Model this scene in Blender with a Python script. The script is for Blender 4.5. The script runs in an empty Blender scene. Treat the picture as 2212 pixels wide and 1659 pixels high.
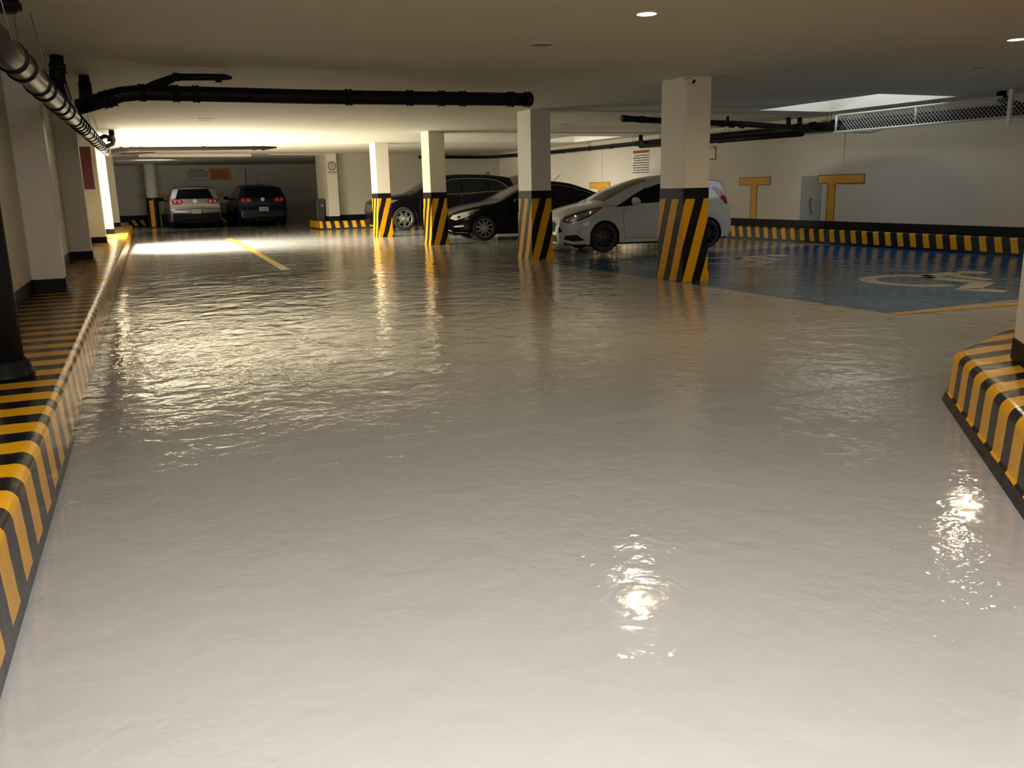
import bpy, bmesh, math, random
from mathutils import Vector, Matrix
from mathutils.bvhtree import BVHTree
random.seed(7)
S = bpy.context.scene
COL = S.collection
PI = math.pi
CEIL = 2.6865

# ------------------------------------------------------------------ camera
def make_camera():
    f, yaw, pitch, roll = 1822.83, math.radians(24.5333), math.radians(13.0167), math.radians(-1.2981)
    F = Vector((math.sin(yaw)*math.cos(pitch), math.cos(yaw)*math.cos(pitch), -math.sin(pitch)))
    R = Vector((math.cos(yaw), -math.sin(yaw), 0)); U = R.cross(F)
    c, s = math.cos(roll), math.sin(roll)
    R2 = c*R + s*U; U2 = -s*R + c*U
    cam = bpy.data.cameras.new('camera'); o = bpy.data.objects.new('camera', cam); COL.objects.link(o)
    m = Matrix(((R2.x, U2.x, -F.x, 0), (R2.y, U2.y, -F.y, 0), (R2.z, U2.z, -F.z, 1.3), (0, 0, 0, 1)))
    o.matrix_world = m
    cam.sensor_width = 36; cam.lens = f*36/2212; cam.clip_start = .05; cam.clip_end = 200
    S.camera = o
make_camera()

# ------------------------------------------------------------------ world, exposure, big lights
S.view_settings.view_transform = 'Standard'; S.view_settings.look = 'None'
S.view_settings.gamma = 1; S.view_settings.use_curve_mapping = False
S.view_settings.exposure = 0.0
S.cycles.max_bounces = 10; S.cycles.diffuse_bounces = 6; S.cycles.glossy_bounces = 4
S.cycles.caustics_reflective = False; S.cycles.caustics_refractive = False
S.cycles.sample_clamp_indirect = 6.0; S.cycles.blur_glossy = 0.5
S.cycles.use_denoising = True
W = bpy.data.worlds.new('sky'); S.world = W; W.use_nodes = True
W.node_tree.nodes['Background'].inputs[0].default_value = (.62, .75, 1, 1)
W.node_tree.nodes['Background'].inputs[1].default_value = .6

def area(name, loc, target, sx, sy, power, color, spread=180):
    l = bpy.data.lights.new(name, 'AREA'); l.shape = 'RECTANGLE'; l.size = sx; l.size_y = sy
    l.energy = power; l.color = color; l.spread = math.radians(spread)
    o = bpy.data.objects.new(name, l); COL.objects.link(o); o.location = loc
    d = Vector(target) - Vector(loc)
    o.rotation_euler = d.to_track_quat('-Z', 'Y').to_euler()
    return o
# daylight through the vehicle entrance in the left wall, between two pilasters
area('entrance_daylight', (-.35, 23.8, 2.05), (2.2, 24.2, 0), 3.8, .5, 1300, (1, .93, .76), 90)
area('entrance_daylight', (-.40, 23.0, .75), (2.0, 22.4, 3.2), 4.0, .8, 500, (1, .93, .74), 130)
area('entrance_daylight', (-.45, 24.6, 1.35), (4.0, 25.6, 1.9), 1.8, 1.8, 110, (1, .93, .74))
# lamps above and behind the camera (outside the picture)
area('floodlight_near', (.25, .1, 2.6), (.6, 1.2, 0), 2.2, .8, 190, (1, .985, .985), 165)
# skylights
area('skylight_daylight', (12.6, 12.15, 3.55), (12.6, 12.15, 0), 1.6, 2.6, 26, (.93, .98, 1))
area('skylight_daylight', (12.6, 22.8, 3.55), (12.6, 22.8, 0), 1.6, 2.6, 18, (1, .88, .66))
area('rear_fill', (5.5, -4.5, 1.5), (5.5, 4, 1.9), 6, 1.4, 55, (1, .92, .76))  # unseen fill light added behind the camera to lift pillar fronts and ceiling
area('bay_lamp', (1.6, 36.0, 2.6), (1.8, 41, .8), 1.2, .3, 25, (1, .97, .92))

# ------------------------------------------------------------------ materials
def nt(name):
    m = bpy.data.materials.new(name); m.use_nodes = True
    t = m.node_tree; b = t.nodes['Principled BSDF']
    return m, t, b
def mix(t, a, b, fac):
    n = t.nodes.new('ShaderNodeMix'); n.data_type = 'RGBA'
    for s, v in ((6, a), (7, b)):
        if hasattr(v, 'links'): t.links.new(v, n.inputs[s])
        else: n.inputs[s].default_value = (*v, 1)
    if hasattr(fac, 'links'): t.links.new(fac, n.inputs[0])
    else: n.inputs[0].default_value = fac
    return n.outputs[2]
def math_(t, op, a, b=None, c=None):
    n = t.nodes.new('ShaderNodeMath'); n.operation = op
    for i, v in enumerate((a, b, c)):
        if v is None: continue
        if hasattr(v, 'links'): t.links.new(v, n.inputs[i])
        else: n.inputs[i].default_value = v
    return n.outputs[0]
def noise(t, scale, detail=3, rough=.5, vec=None, dist=0, coord='pos', stretch=None):
    n = t.nodes.new('ShaderNodeTexNoise'); n.inputs['Scale'].default_value = scale
    n.inputs['Detail'].default_value = detail; n.inputs['Roughness'].default_value = rough
    n.inputs['Distortion'].default_value = dist
    if vec is None:
        g = t.nodes.new('ShaderNodeNewGeometry'); vec = g.outputs['Position']
    if stretch:
        mp = t.nodes.new('ShaderNodeMapping'); mp.inputs['Scale'].default_value = stretch
        t.links.new(vec, mp.inputs[0]); vec = mp.outputs[0]
    t.links.new(vec, n.inputs['Vector'])
    return n.outputs[0]
def bump(t, b, h, strength, dist):
    n = t.nodes.new('ShaderNodeBump'); n.inputs['Strength'].default_value = strength; n.inputs['Distance'].default_value = dist
    t.links.new(h, n.inputs['Height']); t.links.new(n.outputs[0], b.inputs['Normal'])
    return n
def ramp(t, v, lo, hi):
    n = t.nodes.new('ShaderNodeMapRange'); n.inputs[1].default_value = lo; n.inputs[2].default_value = hi
    t.links.new(v, n.inputs[0]); return n.outputs[0]
def mat(name, col, rough=.5, metal=0, coat=0, var=0, bmp=0, scale=8, spec=.5):
    m, t, b = nt(name)
    b.inputs['Base Color'].default_value = (*col, 1); b.inputs['Roughness'].default_value = rough
    b.inputs['Metallic'].default_value = metal; b.inputs['Coat Weight'].default_value = coat
    b.inputs['Coat Roughness'].default_value = .05; b.inputs['Specular IOR Level'].default_value = spec
    n = noise(t, scale, 4)
    v = var if var else .04
    c = mix(t, tuple(x*(1-v) for x in col), tuple(min(1, x*(1+v)) for x in col), n)
    t.links.new(c, b.inputs['Base Color'])
    if bmp: bump(t, b, n, .5, bmp)
    return m
def emit(name, col, s):
    m, t, b = nt(name)
    b.inputs['Base Color'].default_value = (*col, 1); b.inputs['Emission Color'].default_value = (*col, 1); b.inputs['Emission Strength'].default_value = s
    return m

def floor_mat(name, col, rough=.16, joint=False):
    m, t, b = nt(name)
    big = noise(t, .7, 4, .55); fine = noise(t, 26, 3)
    c = mix(t, tuple(x*.9 for x in col), tuple(x*1.06 for x in col), big)
    c = mix(t, c, tuple(x*.82 for x in col), math_(t, 'MULTIPLY', ramp(t, fine, .62, .8), .25))
    t.links.new(c, b.inputs['Base Color'])
    r = math_(t, 'ADD', math_(t, 'MULTIPLY', noise(t, 2.2, 3), .10), rough-.05)
    t.links.new(r, b.inputs['Roughness'])
    b.inputs['Specular IOR Level'].default_value = .7
    a1 = noise(t, 1.9, 2, .5, dist=.4); a2 = noise(t, 4.8, 3, .5, dist=.5); a3 = noise(t, 18, 2, .5, dist=.5)
    # wrinkled patches where the coating pooled
    msk = ramp(t, noise(t, .9, 2), .42, .62)
    h = math_(t, 'ADD', math_(t, 'MULTIPLY', a1, .5), math_(t, 'MULTIPLY', a2, .40))
    h = math_(t, 'ADD', h, math_(t, 'MULTIPLY', math_(t, 'MULTIPLY', a3, .15), math_(t, 'ADD', msk, .25)))
    if joint:
        g = t.nodes.new('ShaderNodeNewGeometry'); sp = t.nodes.new('ShaderNodeSeparateXYZ'); t.links.new(g.outputs['Position'], sp.inputs[0])
        line = math_(t, 'ADD', sp.outputs[1], math_(t, 'MULTIPLY', sp.outputs[0], .068))
        line = math_(t, 'ADD', line, math_(t, 'MULTIPLY', noise(t, 2.5, 3), .12))
        st = ramp(t, line, 4.20, 4.32)
        h = math_(t, 'MULTIPLY', h, math_(t, 'ADD', math_(t, 'MULTIPLY', ramp(t, line, 3.6, 6.0), .30), .70))
        h = math_(t, 'ADD', h, math_(t, 'MULTIPLY', st, .20))
    bump(t, b, h, 1.0, .024)
    return m

def stripe_mat(name, period, duty, phase=0, slant=0, vlo=-9, vhi=9, rough=.22, yel=(.94, .46, .006), wob=.012, grime=0, bmp=.006, spec=.4):
    m, t, b = nt(name)
    uv = t.nodes.new('ShaderNodeUVMap'); uv.uv_map = 'uv'
    sp = t.nodes.new('ShaderNodeSeparateXYZ'); t.links.new(uv.outputs[0], sp.inputs[0])
    n = noise(t, 11, 2)
    u = math_(t, 'ADD', sp.outputs[0], math_(t, 'MULTIPLY', math_(t, 'SUBTRACT', n, .5), wob*2))
    u = math_(t, 'SUBTRACT', u, math_(t, 'MULTIPLY', sp.outputs[1], slant))
    u = math_(t, 'ADD', math_(t, 'DIVIDE', math_(t, 'SUBTRACT', u, phase), period), 100)
    fr = math_(t, 'FRACT', u)
    mk = math_(t, 'LESS_THAN', fr, duty)
    v = math_(t, 'ADD', sp.outputs[1], math_(t, 'MULTIPLY', math_(t, 'SUBTRACT', n, .5), wob))
    mk = math_(t, 'MULTIPLY', mk, math_(t, 'GREATER_THAN', v, vlo)); mk = math_(t, 'MULTIPLY', mk, math_(t, 'LESS_THAN', v, vhi))
    y = mix(t, tuple(x*.88 for x in yel), tuple(min(1, x*1.08) for x in yel), noise(t, 5, 4))
    c = mix(t, (.011, .011, .013), y, mk)
    if grime:
        g = ramp(t, noise(t, 2.5, 5, .65), .52, .78)
        c = mix(t, c, (.09, .08, .06), math_(t, 'MULTIPLY', g, grime))
    t.links.new(c, b.inputs['Base Color'])
    t.links.new(math_(t, 'ADD', math_(t, 'MULTIPLY', noise(t, 6, 3), .18), rough-.08), b.inputs['Roughness'])
    bump(t, b, noise(t, 14, 4), .5, bmp)
    b.inputs['Specular IOR Level'].default_value = spec
    return m

M = {}
M['floor'] = floor_mat('grey_epoxy', (.455, .45, .43), .07, True)
M['blue'] = floor_mat('blue_epoxy', (.018, .11, .27), .09)
M['floor_cream'] = floor_mat('cream_floor_paint', (.60, .56, .42), .2)
M['floor_yellow'] = floor_mat('yellow_floor_paint', (.72, .42, .05), .22)
M['ceiling'] = mat('plaster_ceiling', (.72, .685, .59), .62, var=.05, bmp=.010, scale=3.5)
M['wall'] = mat('cream_wall_paint', (.58, .54, .45), .5, var=.03, bmp=.004, scale=5)
M['white'] = mat('white_paint', (.75, .71, .61), .42, var=.02, bmp=.003, scale=6)
M['blackpaint'] = mat('black_gloss_paint', (.007, .007, .007), .5, var=.2, bmp=.001, scale=12, spec=.15)
M['greypaint'] = mat('grey_wall_paint', (.20, .215, .215), .45)
M['orange'] = mat('orange_wall_paint', (.62, .30, .02), .45)
M['pipe'] = mat('black_pipe', (.008, .008, .008), .5, spec=.14, coat=.04, bmp=.002, var=.3, scale=25)
M['metalpipe'] = mat('dark_metal_pipe', (.13, .12, .105), .33, metal=.85, bmp=.003, var=.25, scale=12)
M['steel'] = mat('steel_strap', (.35, .34, .32), .4, metal=.9)
M['cage'] = mat('white_frame_paint', (.62, .62, .58), .4)
M['wire'] = mat('mesh_wire', (.42, .42, .40), .5)
M['red'] = mat('red_enamel', (.10, .004, .007), .35)
M['lampoff'] = mat('lamp_off_glass', (.25, .23, .20), .4)
M['lampon'] = emit('lit_lamp', (1, .80, .48), 60)
M['rim'] = mat('lamp_rim', (.6, .57, .5), .4)
M['bin'] = mat('grey_plastic', (.035, .037, .038), .45)
M['paper'] = mat('white_sign', (.62, .60, .52), .5)
M['ink'] = mat('dark_print', (.05, .03, .02), .6)
M['redink'] = mat('red_print', (.25, .04, .03), .6)
M['orangesign'] = mat('orange_sign', (.60, .20, .03), .45)
M['silver'] = mat('silver_car_paint', (.42, .40, .37), .32, metal=.6, coat=1)
M['carwhite'] = mat('white_car_paint', (.47, .485, .45), .35, coat=.6)
M['carblack'] = mat('black_car_paint', (.003, .003, .0035), .3, coat=.22, spec=.1)
M['carblack2'] = mat('black_wagon_paint', (.003, .003, .0035), .3, coat=.2, spec=.1)
M['carblue'] = mat('blue_car_paint', (.004, .012, .036), .3, metal=.1, coat=.35, spec=.3)
M['glass'] = mat('dark_window_glass', (.004, .005, .005), .06, spec=.28)
M['glasslight'] = mat('windscreen_glass', (.012, .015, .012), .07, spec=.45)
M['trim'] = mat('black_trim', (.007, .007, .007), .5, spec=.15)
M['farpipe'] = mat('brown_black_pipe', (.014, .011, .009), .8, spec=.04, scale=20)
M['tyre'] = mat('rubber', (.013, .013, .013), .75)
M['alloy'] = mat('alloy', (.45, .43, .40), .32, metal=.8)
M['blackalloy'] = mat('black_alloy', (.016, .016, .017), .3)
M['chrome'] = mat('chrome', (.75, .74, .70), .14, metal=1)
M['lens'] = mat('clear_lens', (.16, .16, .15), .08, metal=.4, coat=1)
M['lenslight'] = mat('bright_reflector', (.80, .78, .68), .2, coat=.5)
M['amber'] = mat('amber_lens', (.35, .10, .02), .15, coat=1)
M['redlens'] = mat('red_lens', (.30, .006, .012), .15, coat=.15)
M['pinklens'] = mat('pale_red_lens', (.65, .20, .20), .12, coat=1)
M['plate'] = mat('white_plate', (.62, .62, .58), .5)
M['guard'] = stripe_mat('guard_stripes', .30, .52, 0, .29, -1, 1.115, rough=.36, yel=(.72, .345, .008), wob=.004, bmp=.0015, spec=.08)
M['walk'] = stripe_mat('walkway_stripes', .33, .52, 3.06, 0, .055, 9, rough=.22, grime=.35, wob=.016)
M['curbR'] = stripe_mat('curb_stripes', .2925, .46, 9.455, .26, .045, .40, rough=.42, spec=.18, bmp=.002, wob=.006, yel=(.74, .36, .01))
M['island'] = stripe_mat('island_stripes', .222, .55, 2.155, 0, .05, 9, rough=.2, wob=.008)
M['curbfar'] = stripe_mat('far_curb_stripes', .35, .42, 0, -.5, .045, .30, rough=.5, spec=.15, wob=.01)
M['curb5'] = stripe_mat('end_curb_stripes', .32, .5, 7.32, -.2, .045, .30, rough=.5, spec=.15, wob=.01)
M['column'] = stripe_mat('column_stripes', .42, .42, .0, .0, .03, 1.15, rough=.25, wob=.004)

# ------------------------------------------------------------------ mesh helpers
def link(name, bm, m, parent=None, smooth=False, loc=None):
    me = bpy.data.meshes.new(name)
    bm.normal_update(); bm.to_mesh(me); bm.free()
    if smooth:
        for p in me.polygons: p.use_smooth = True
    ms = m if isinstance(m, (list, tuple)) else [m]
    for x in ms: me.materials.append(M[x] if isinstance(x, str) else x)
    o = bpy.data.objects.new(name, me); COL.objects.link(o)
    if parent: o.parent = parent
    if loc: o.location = loc
    return o
def empty(name, loc=(0, 0, 0), rz=0):
    o = bpy.data.objects.new(name, None); COL.objects.link(o); o.location = loc; o.rotation_euler = (0, 0, rz); o.empty_display_size = .2
    return o
def tag(o, label=None, cat=None, group=None, kind=None):
    if label: o['label'] = label
    if cat: o['category'] = cat
    if group: o['group'] = group
    if kind: o['kind'] = kind
    return o
def struct(name, bm, m, parent=None):
    o = link(name, bm, m, parent)
    if not parent: o['kind'] = 'structure'
    return o
def box(bm, x0, x1, y0, y1, z0, z1, bev=0, mi=0):
    ret = bmesh.ops.create_cube(bm, size=1)
    vs = ret['verts']
    for v in vs:
        v.co = Vector((x0+(v.co.x+.5)*(x1-x0), y0+(v.co.y+.5)*(y1-y0), z0+(v.co.z+.5)*(z1-z0)))
    fs = {f for v in vs for f in v.link_faces}
    for f in fs: f.material_index = mi
    if bev:
        es = list({e for v in vs for e in v.link_edges})
        bmesh.ops.bevel(bm, geom=es, offset=bev, segments=2, affect='EDGES', profile=.6)
    return bm
def nbox(*a, **k): return box(bmesh.new(), *a, **k)
def tube(bm, pts, r, seg=12, cap=True, mi=0):
    pts = [Vector(p) for p in pts]; rs = r if isinstance(r, (list, tuple)) else [r]*len(pts)
    rings = []; up = None
    for i, p in enumerate(pts):
        if i == 0: d = pts[1]-pts[0]
        elif i == len(pts)-1: d = pts[-1]-pts[-2]
        else: d = (pts[i+1]-pts[i]).normalized()+(pts[i]-pts[i-1]).normalized()
        d.normalize()
        if up is None:
            up = Vector((0, 0, 1)) if abs(d.z) < .9 else Vector((1, 0, 0))
        a = d.cross(up)
        if a.length < 1e-4: a = d.cross(Vector((0, 1, 0)))
        a.normalize(); b = a.cross(d).normalized(); up = b
        rings.append([bm.verts.new(p + rs[i]*(a*math.cos(2*PI*k/seg)+b*math.sin(2*PI*k/seg))) for k in range(seg)])
    for i in range(len(rings)-1):
        for k in range(seg):
            f = bm.faces.new((rings[i][k], rings[i][(k+1) % seg], rings[i+1][(k+1) % seg], rings[i+1][k])); f.material_index = mi; f.smooth = True
    if cap:
        bm.faces.new(rings[0][::-1]).material_index = mi; bm.faces.new(rings[-1]).material_index = mi
    return bm
def lathe(bm, prof, axis='z', seg=24, c=(0, 0, 0), smooth=True, arc=(0, 2*PI), close=True, mi=0):
    n = seg if close else seg+1
    rings = []
    for k in range(n):
        a = arc[0]+(arc[1]-arc[0])*k/seg
        ring = []
        for (r, h) in prof:
            x, y = r*math.cos(a), r*math.sin(a)
            co = {'z': (x, y, h), 'y': (x, h, y), 'x': (h, x, y)}[axis]
            ring.append(bm.verts.new(Vector(c)+Vector(co)))
        rings.append(ring)
    for k in range(seg):
        A, B = rings[k], rings[(k+1) % n]
        for i in range(len(prof)-1):
            try:
                f = bm.faces.new((A[i], B[i], B[i+1], A[i+1])); f.smooth = smooth; f.material_index = mi
            except ValueError: pass
    bmesh.ops.remove_doubles(bm, verts=[v for r in rings for v in r], dist=1e-5)
    return bm
def prism(bm, poly, z0, z1, tf=None, mi=0):
    n = len(poly)
    a = [bm.verts.new((p[0], p[1], z0)) for p in poly]; b = [bm.verts.new((p[0], p[1], z1)) for p in poly]
    fs = [bm.faces.new(a[::-1]), bm.faces.new(b)]
    for i in range(n): fs.append(bm.faces.new((a[i], a[(i+1) % n], b[(i+1) % n], b[i])))
    for f in fs: f.material_index = mi
    if tf:
        for v in a+b: v.co = tf(v.co)
    bmesh.ops.recalc_face_normals(bm, faces=fs)
    return bm
def sweep(bm, path, prof, closed=False, u0=0):
    """path: plan points; prof: (offset to the left of travel, z). UV = (arc length along the path, arc length of the profile)"""
    uvl = (bm.loops.layers.uv.get('uv') or bm.loops.layers.uv.new('uv'))
    P = [Vector((p[0], p[1], 0)) for p in path]; n = len(P)
    rows = []; us = [u0]
    for i in range(n):
        if i: us.append(us[-1]+(P[i]-P[i-1]).length)
        if i == 0: d0 = d1 = (P[1]-P[0]).normalized()
        elif i == n-1: d0 = d1 = (P[-1]-P[-2]).normalized()
        else: d0 = (P[i]-P[i-1]).normalized(); d1 = (P[i+1]-P[i]).normalized()
        n0 = Vector((-d0.y, d0.x, 0)); n1 = Vector((-d1.y, d1.x, 0)); nn = (n0+n1).normalized(); k = 1/max(.3, nn.dot(n0))
        rows.append([bm.verts.new(P[i]+nn*(o*k)+Vector((0, 0, z))) for (o, z) in prof])
    vs = [0]
    for j in range(1, len(prof)): vs.append(vs[-1]+math.hypot(prof[j][0]-prof[j-1][0], prof[j][1]-prof[j-1][1]))
    for i in range(n-1):
        for j in range(len(prof)-1):
            f = bm.faces.new((rows[i][j], rows[i+1][j], rows[i+1][j+1], rows[i][j+1]))
            for l, (a, b) in zip(f.loops, ((i, j), (i+1, j), (i+1, j+1), (i, j+1))): l[uvl].uv = (us[a], vs[b])
            f.smooth = True
    for row in (rows[0][::-1], rows[-1]):
        try:
            f = bm.faces.new(row)
            for l in f.loops: l[uvl].uv = (0, -5)
        except ValueError: pass
    return bm
def rounded(h, depth, batter=.03, r=.05, seg=5):
    """curb profile from the floor up to its top and back to the wall"""
    pr = [(0, 0), (0, .04)]
    for k in range(seg+1):
        a = PI/2*k/seg
        pr.append((batter+r-r*math.cos(a), h-r+r*math.sin(a)))
    pr.append((depth, h)); pr.append((depth, 0))
    return pr
def dup(root, loc, rz=None):
    def cp(o, par):
        c = o.copy(); COL.objects.link(c)
        if par: c.parent = par
        for ch in o.children: cp(ch, c)
        return c
    r = cp(root, None); r.location = loc
    if rz is not None: r.rotation_euler = (0, 0, rz)
    return r
def text_obj(name, body, size, m, parent, mw, ext=.002, align='CENTER', sx=1.0):
    cu = bpy.data.curves.new(name, 'FONT'); cu.body = body; cu.size = size; cu.align_x = align; cu.align_y = 'CENTER'; cu.extrude = ext
    t = bpy.data.objects.new(name, cu); COL.objects.link(t)
    bpy.context.view_layer.update()
    me = bpy.data.meshes.new_from_object(t.evaluated_get(bpy.context.evaluated_depsgraph_get()))
    bpy.data.objects.remove(t); me.name = name
    me.materials.clear(); me.materials.append(M[m])
    for v in me.vertices: v.co.x *= sx
    o = bpy.data.objects.new(name, me); COL.objects.link(o); o.parent = parent
    o.matrix_local = mw
    return o
def facing(loc, normal):
    """matrix whose X runs right and Y up for a reader looking against NORMAL"""
    n = Vector(normal).normalized(); up = Vector((0, 0, 1)); r = up.cross(n).normalized()
    return Matrix(((r.x, up.x, n.x, loc[0]), (r.y, up.y, n.y, loc[1]), (r.z, up.z, n.z, loc[2]), (0, 0, 0, 1)))
KX = .031                     # the left wall and its walkway run slightly askew to the pillar row
def xl(y, off=0): return -.50 + KX*y + off

# ------------------------------------------------------------------ shell
XR, YB, YN = 14.10, 42.6, -6.0
floor = struct('floor', nbox(-3.2, 15, YN, 43.2, -.2, 0), 'floor')
def slab(poly, m, name, z=.0008):
    bm = bmesh.new(); bm.faces.new([bm.verts.new((p[0], p[1], z)) for p in poly]); bmesh.ops.recalc_face_normals(bm, faces=bm.faces[:])
    if bm.faces[:][0].normal.z < 0: bmesh.ops.reverse_faces(bm, faces=bm.faces[:])
    return link(name, bm, m, floor)
BX0, BX1, BY0, BY1 = 6.93, 13.80, 6.06, 13.62
slab([(BX0, BY0), (BX1, BY0), (BX1, BY1), (BX0, BY1)], 'blue', 'blue_parking_bay')
slab([(3.03, 27.8), (2.80, 20.45), (2.55, 15.25), (2.70, 15.15), (2.94, 20.35), (3.21, 27.6)], 'floor_yellow', 'yellow_lane_line')
slab([(6.93, 5.93), (13.8, 5.15), (13.8, 5.30), (9.5, 5.80), (6.93, 6.06)], 'floor_yellow', 'yellow_bay_line', .003)

def isa(cx, cy, sc=1.0):
    bm = bmesh.new()
    def tf(c): return Vector((cx + c.y*sc, cy - c.x*sc, c.z))
    def pl(p): prism(bm, p, .0018, .0035, tf)
    for k in range(22):                       # wheel
        a0 = math.radians(112 + 236*k/22); a1 = math.radians(112 + 236*(k+1)/22)
        c = (.68, .55)
        pl([(c[0]+r*math.cos(a), c[1]+r*math.sin(a)) for r, a in ((.51, a0), (.72, a0), (.72, a1), (.51, a1))])
    pl([(.22, 1.70), (.20, 1.40), (.42, .80), (.66, .84), (.56, 1.10), (.52, 1.60), (.40, 1.76)])      # trunk
    pl([(.42, .80), (.66, .80), (1.22, .86), (1.42, 1.06), (.56, 1.10)])                           # thigh
    pl([(1.22, .86), (1.62, .05), (1.74, .36), (1.42, 1.06)])                                    # shin
    pl([(1.62, .05), (2.10, .26), (2.02, .46), (1.68, .38)])                                     # foot
    pl([(.52, 1.30), (1.18, 1.20), (1.14, 1.40), (.50, 1.52)])                                   # arm
    pl([(.42+.20*math.cos(2*PI*k/20), 1.94+.20*math.sin(2*PI*k/20)) for k in range(20)])
    return link('wheelchair_symbol', bm, 'floor_cream', floor)
isa(9.0, 8.6); isa(9.0, 12.55)

# ceiling: a slab with two skylight openings
SK = [(11.62, 13.45, 10.68, 13.60), (11.75, 13.42, 21.40, 24.25)]
bm = bmesh.new()
ys = [YN, SK[0][2], SK[0][3], SK[1][2], SK[1][3], 43.2]
for a, b in zip(ys, ys[1:]):
    hole = [s for s in SK if s[2] <= a+.01 and s[3] >= b-.01]
    if hole:
        s = hole[0]
        box(bm, -3.2, s[0], a, b, CEIL, CEIL+.25); box(bm, s[1], 15, a, b, CEIL, CEIL+.25)
    else: box(bm, -3.2, 15, a, b, CEIL, CEIL+.25)
ceil = struct('ceiling', bm, 'ceiling')
# shallow bands in the plaster at each pillar line, and the step before the last bay
for i, (x0, x1, y0, y1, d) in enumerate([(7.4, XR, 14.25, 14.80, .022), (7.4, XR, 19.78, 20.35, .022), (7.4, XR, 24.43, 25.0, .022), (.95, 4.55, 31.35, 31.75, .09), (5.2, 7.3, 31.5, 31.8, .03)]):
    link('ceiling_band', nbox(x0, x1, y0, y1, CEIL-d, CEIL+.01), 'ceiling', ceil)
for i, s in enumerate(SK):
    bm = bmesh.new(); t = .08; z1 = 3.6
    z0 = CEIL+.25; box(bm, s[0]-t, s[0], s[2]-t, s[3]+t, z0, z1); box(bm, s[1], s[1]+t, s[2]-t, s[3]+t, z0, z1)
    box(bm, s[0], s[1], s[2]-t, s[2], z0, z1); box(bm, s[0], s[1], s[3], s[3]+t, z0, z1)
    struct('window_%d' % (i+1), bm, 'white')

def wallbox(name, *a): return struct(name, nbox(*a), 'wall')
wr = wallbox('wall_right', XR, XR+.3, YN, 43.2, 0, CEIL)
wb = wallbox('wall_back', -3.2, 15, YB, YB+.3, 0, CEIL)
wallbox('wall_front', -3.2, 15, YN-.3, YN, 0, CEIL)
we = wallbox('wall_end', 7.5, XR, 31.62, 31.9, 0, CEIL)
wallbox('wall_side', 9.7, 9.9, 31.9, YB, 0, CEIL)
# left wall follows the walkway; it is open at the vehicle entrance
bm = bmesh.new()
WO = -.70
def lw(y0, y1, z0=0, z1=CEIL):
    prism(bm, [(xl(y0, WO), y0), (xl(y1, WO), y1), (xl(y1, WO)-.25, y1), (xl(y0, WO)-.25, y0)], z0, z1)
lw(YN, 21.5); lw(25.7, 42.7); lw(21.5, 25.7, 2.35, CEIL)
wl = struct('wall_left', bm, 'wall')
# paint strips along the walls (baseboards)
def strip(name, poly, z0, z1, m='blackpaint'): return struct(name, prism(bmesh.new(), poly, z0, z1), m)
strip('baseboard_right', [(XR-.012, YN), (XR+.01, YN), (XR+.01, 31.7), (XR-.012, 31.7)], .25, .465)
strip('baseboard_back', [(0, YB-.012), (7.2, YB-.012), (7.2, YB+.01), (0, YB+.01)], .2, .50)
strip('baseboard_end', [(7.5, 31.608), (XR, 31.608), (XR, 31.63), (7.5, 31.63)], .2, .50)
strip('baseboard_left', [(xl(-2, WO)-.01, -2), (xl(-2, WO)+.012, -2), (xl(21.5, WO)+.012, 21.5), (xl(21.5, WO)-.01, 21.5)], .3, .47)

# painted marks on the walls
def wall_mark_T(y0, y1, yc, parent, z1=1.445, x=XR, zb=.465, step=0):
    bm = bmesh.new()
    box(bm, x-.006, x+.01, yc-.115, yc+.115, zb, z1-.19); box(bm, x-.006, x+.01, y0, y1, z1-.19, z1)
    link('painted_mark', bm, 'orange', parent)
    bm = bmesh.new(); e = .014
    for (a, b, c, d) in ((y0, y1, z1-e, z1), (y0, yc-.115, z1-.19, z1-.19+e), (yc+.115, y1, z1-.19, z1-.19+e), (y0, y0+e, z1-.19, z1), (y1-e, y1, z1-.19, z1), (yc-.115, yc-.115+e, zb, z1-.19), (yc+.115-e, yc+.115, zb, z1-.19)):
        box(bm, x-.008, x-.003, a, b, c, d)
    link('mark_outline', bm, 'ink', parent)
wall_mark_T(15.98, 17.10, 16.54, wr)
wall_mark_T(13.16, 14.46, 14.05, wr, x=XR-.012)
wall_mark_T(23.2, 24.45, 23.8, wr, x=XR-.012)
for yy, ww, kk in ((14.05, .28, 0), (24.05, .38, 0)):          # shallow wall ribs
    link('wall_rib', nbox(XR-.012, XR+.02, yy-ww, yy+ww, .465, CEIL-.001), 'wall', wr)
link('grey_panel', nbox(XR-.006, XR+.01, 14.34, 14.97, .465, 1.43), 'greypaint', wr)
link('hanging_cable', tube(bmesh.new(), [(XR-.02, 14.62, .95), (XR-.03, 14.66, .90), (XR-.03, 14.67, .80), (XR-.03, 14.63, .70), (XR-.03, 14.58, .60)], .008, 6), 'ink', wr)
def back_T(x0, x1, xc):
    bm = bmesh.new(); box(bm, x0, x1, YB-.008, YB+.01, 1.24, 1.42); box(bm, xc-.11, xc+.11, YB-.008, YB+.01, .5, 1.24)
    link('painted_mark', bm, 'orange', wb)
back_T(1.06, 2.34, 1.70); back_T(3.55, 4.76, 4.15)
link('wall_rib', nbox(5.50, 5.80, YB-.12, YB+.02, .3, CEIL-.001), 'wall', wb)

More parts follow.
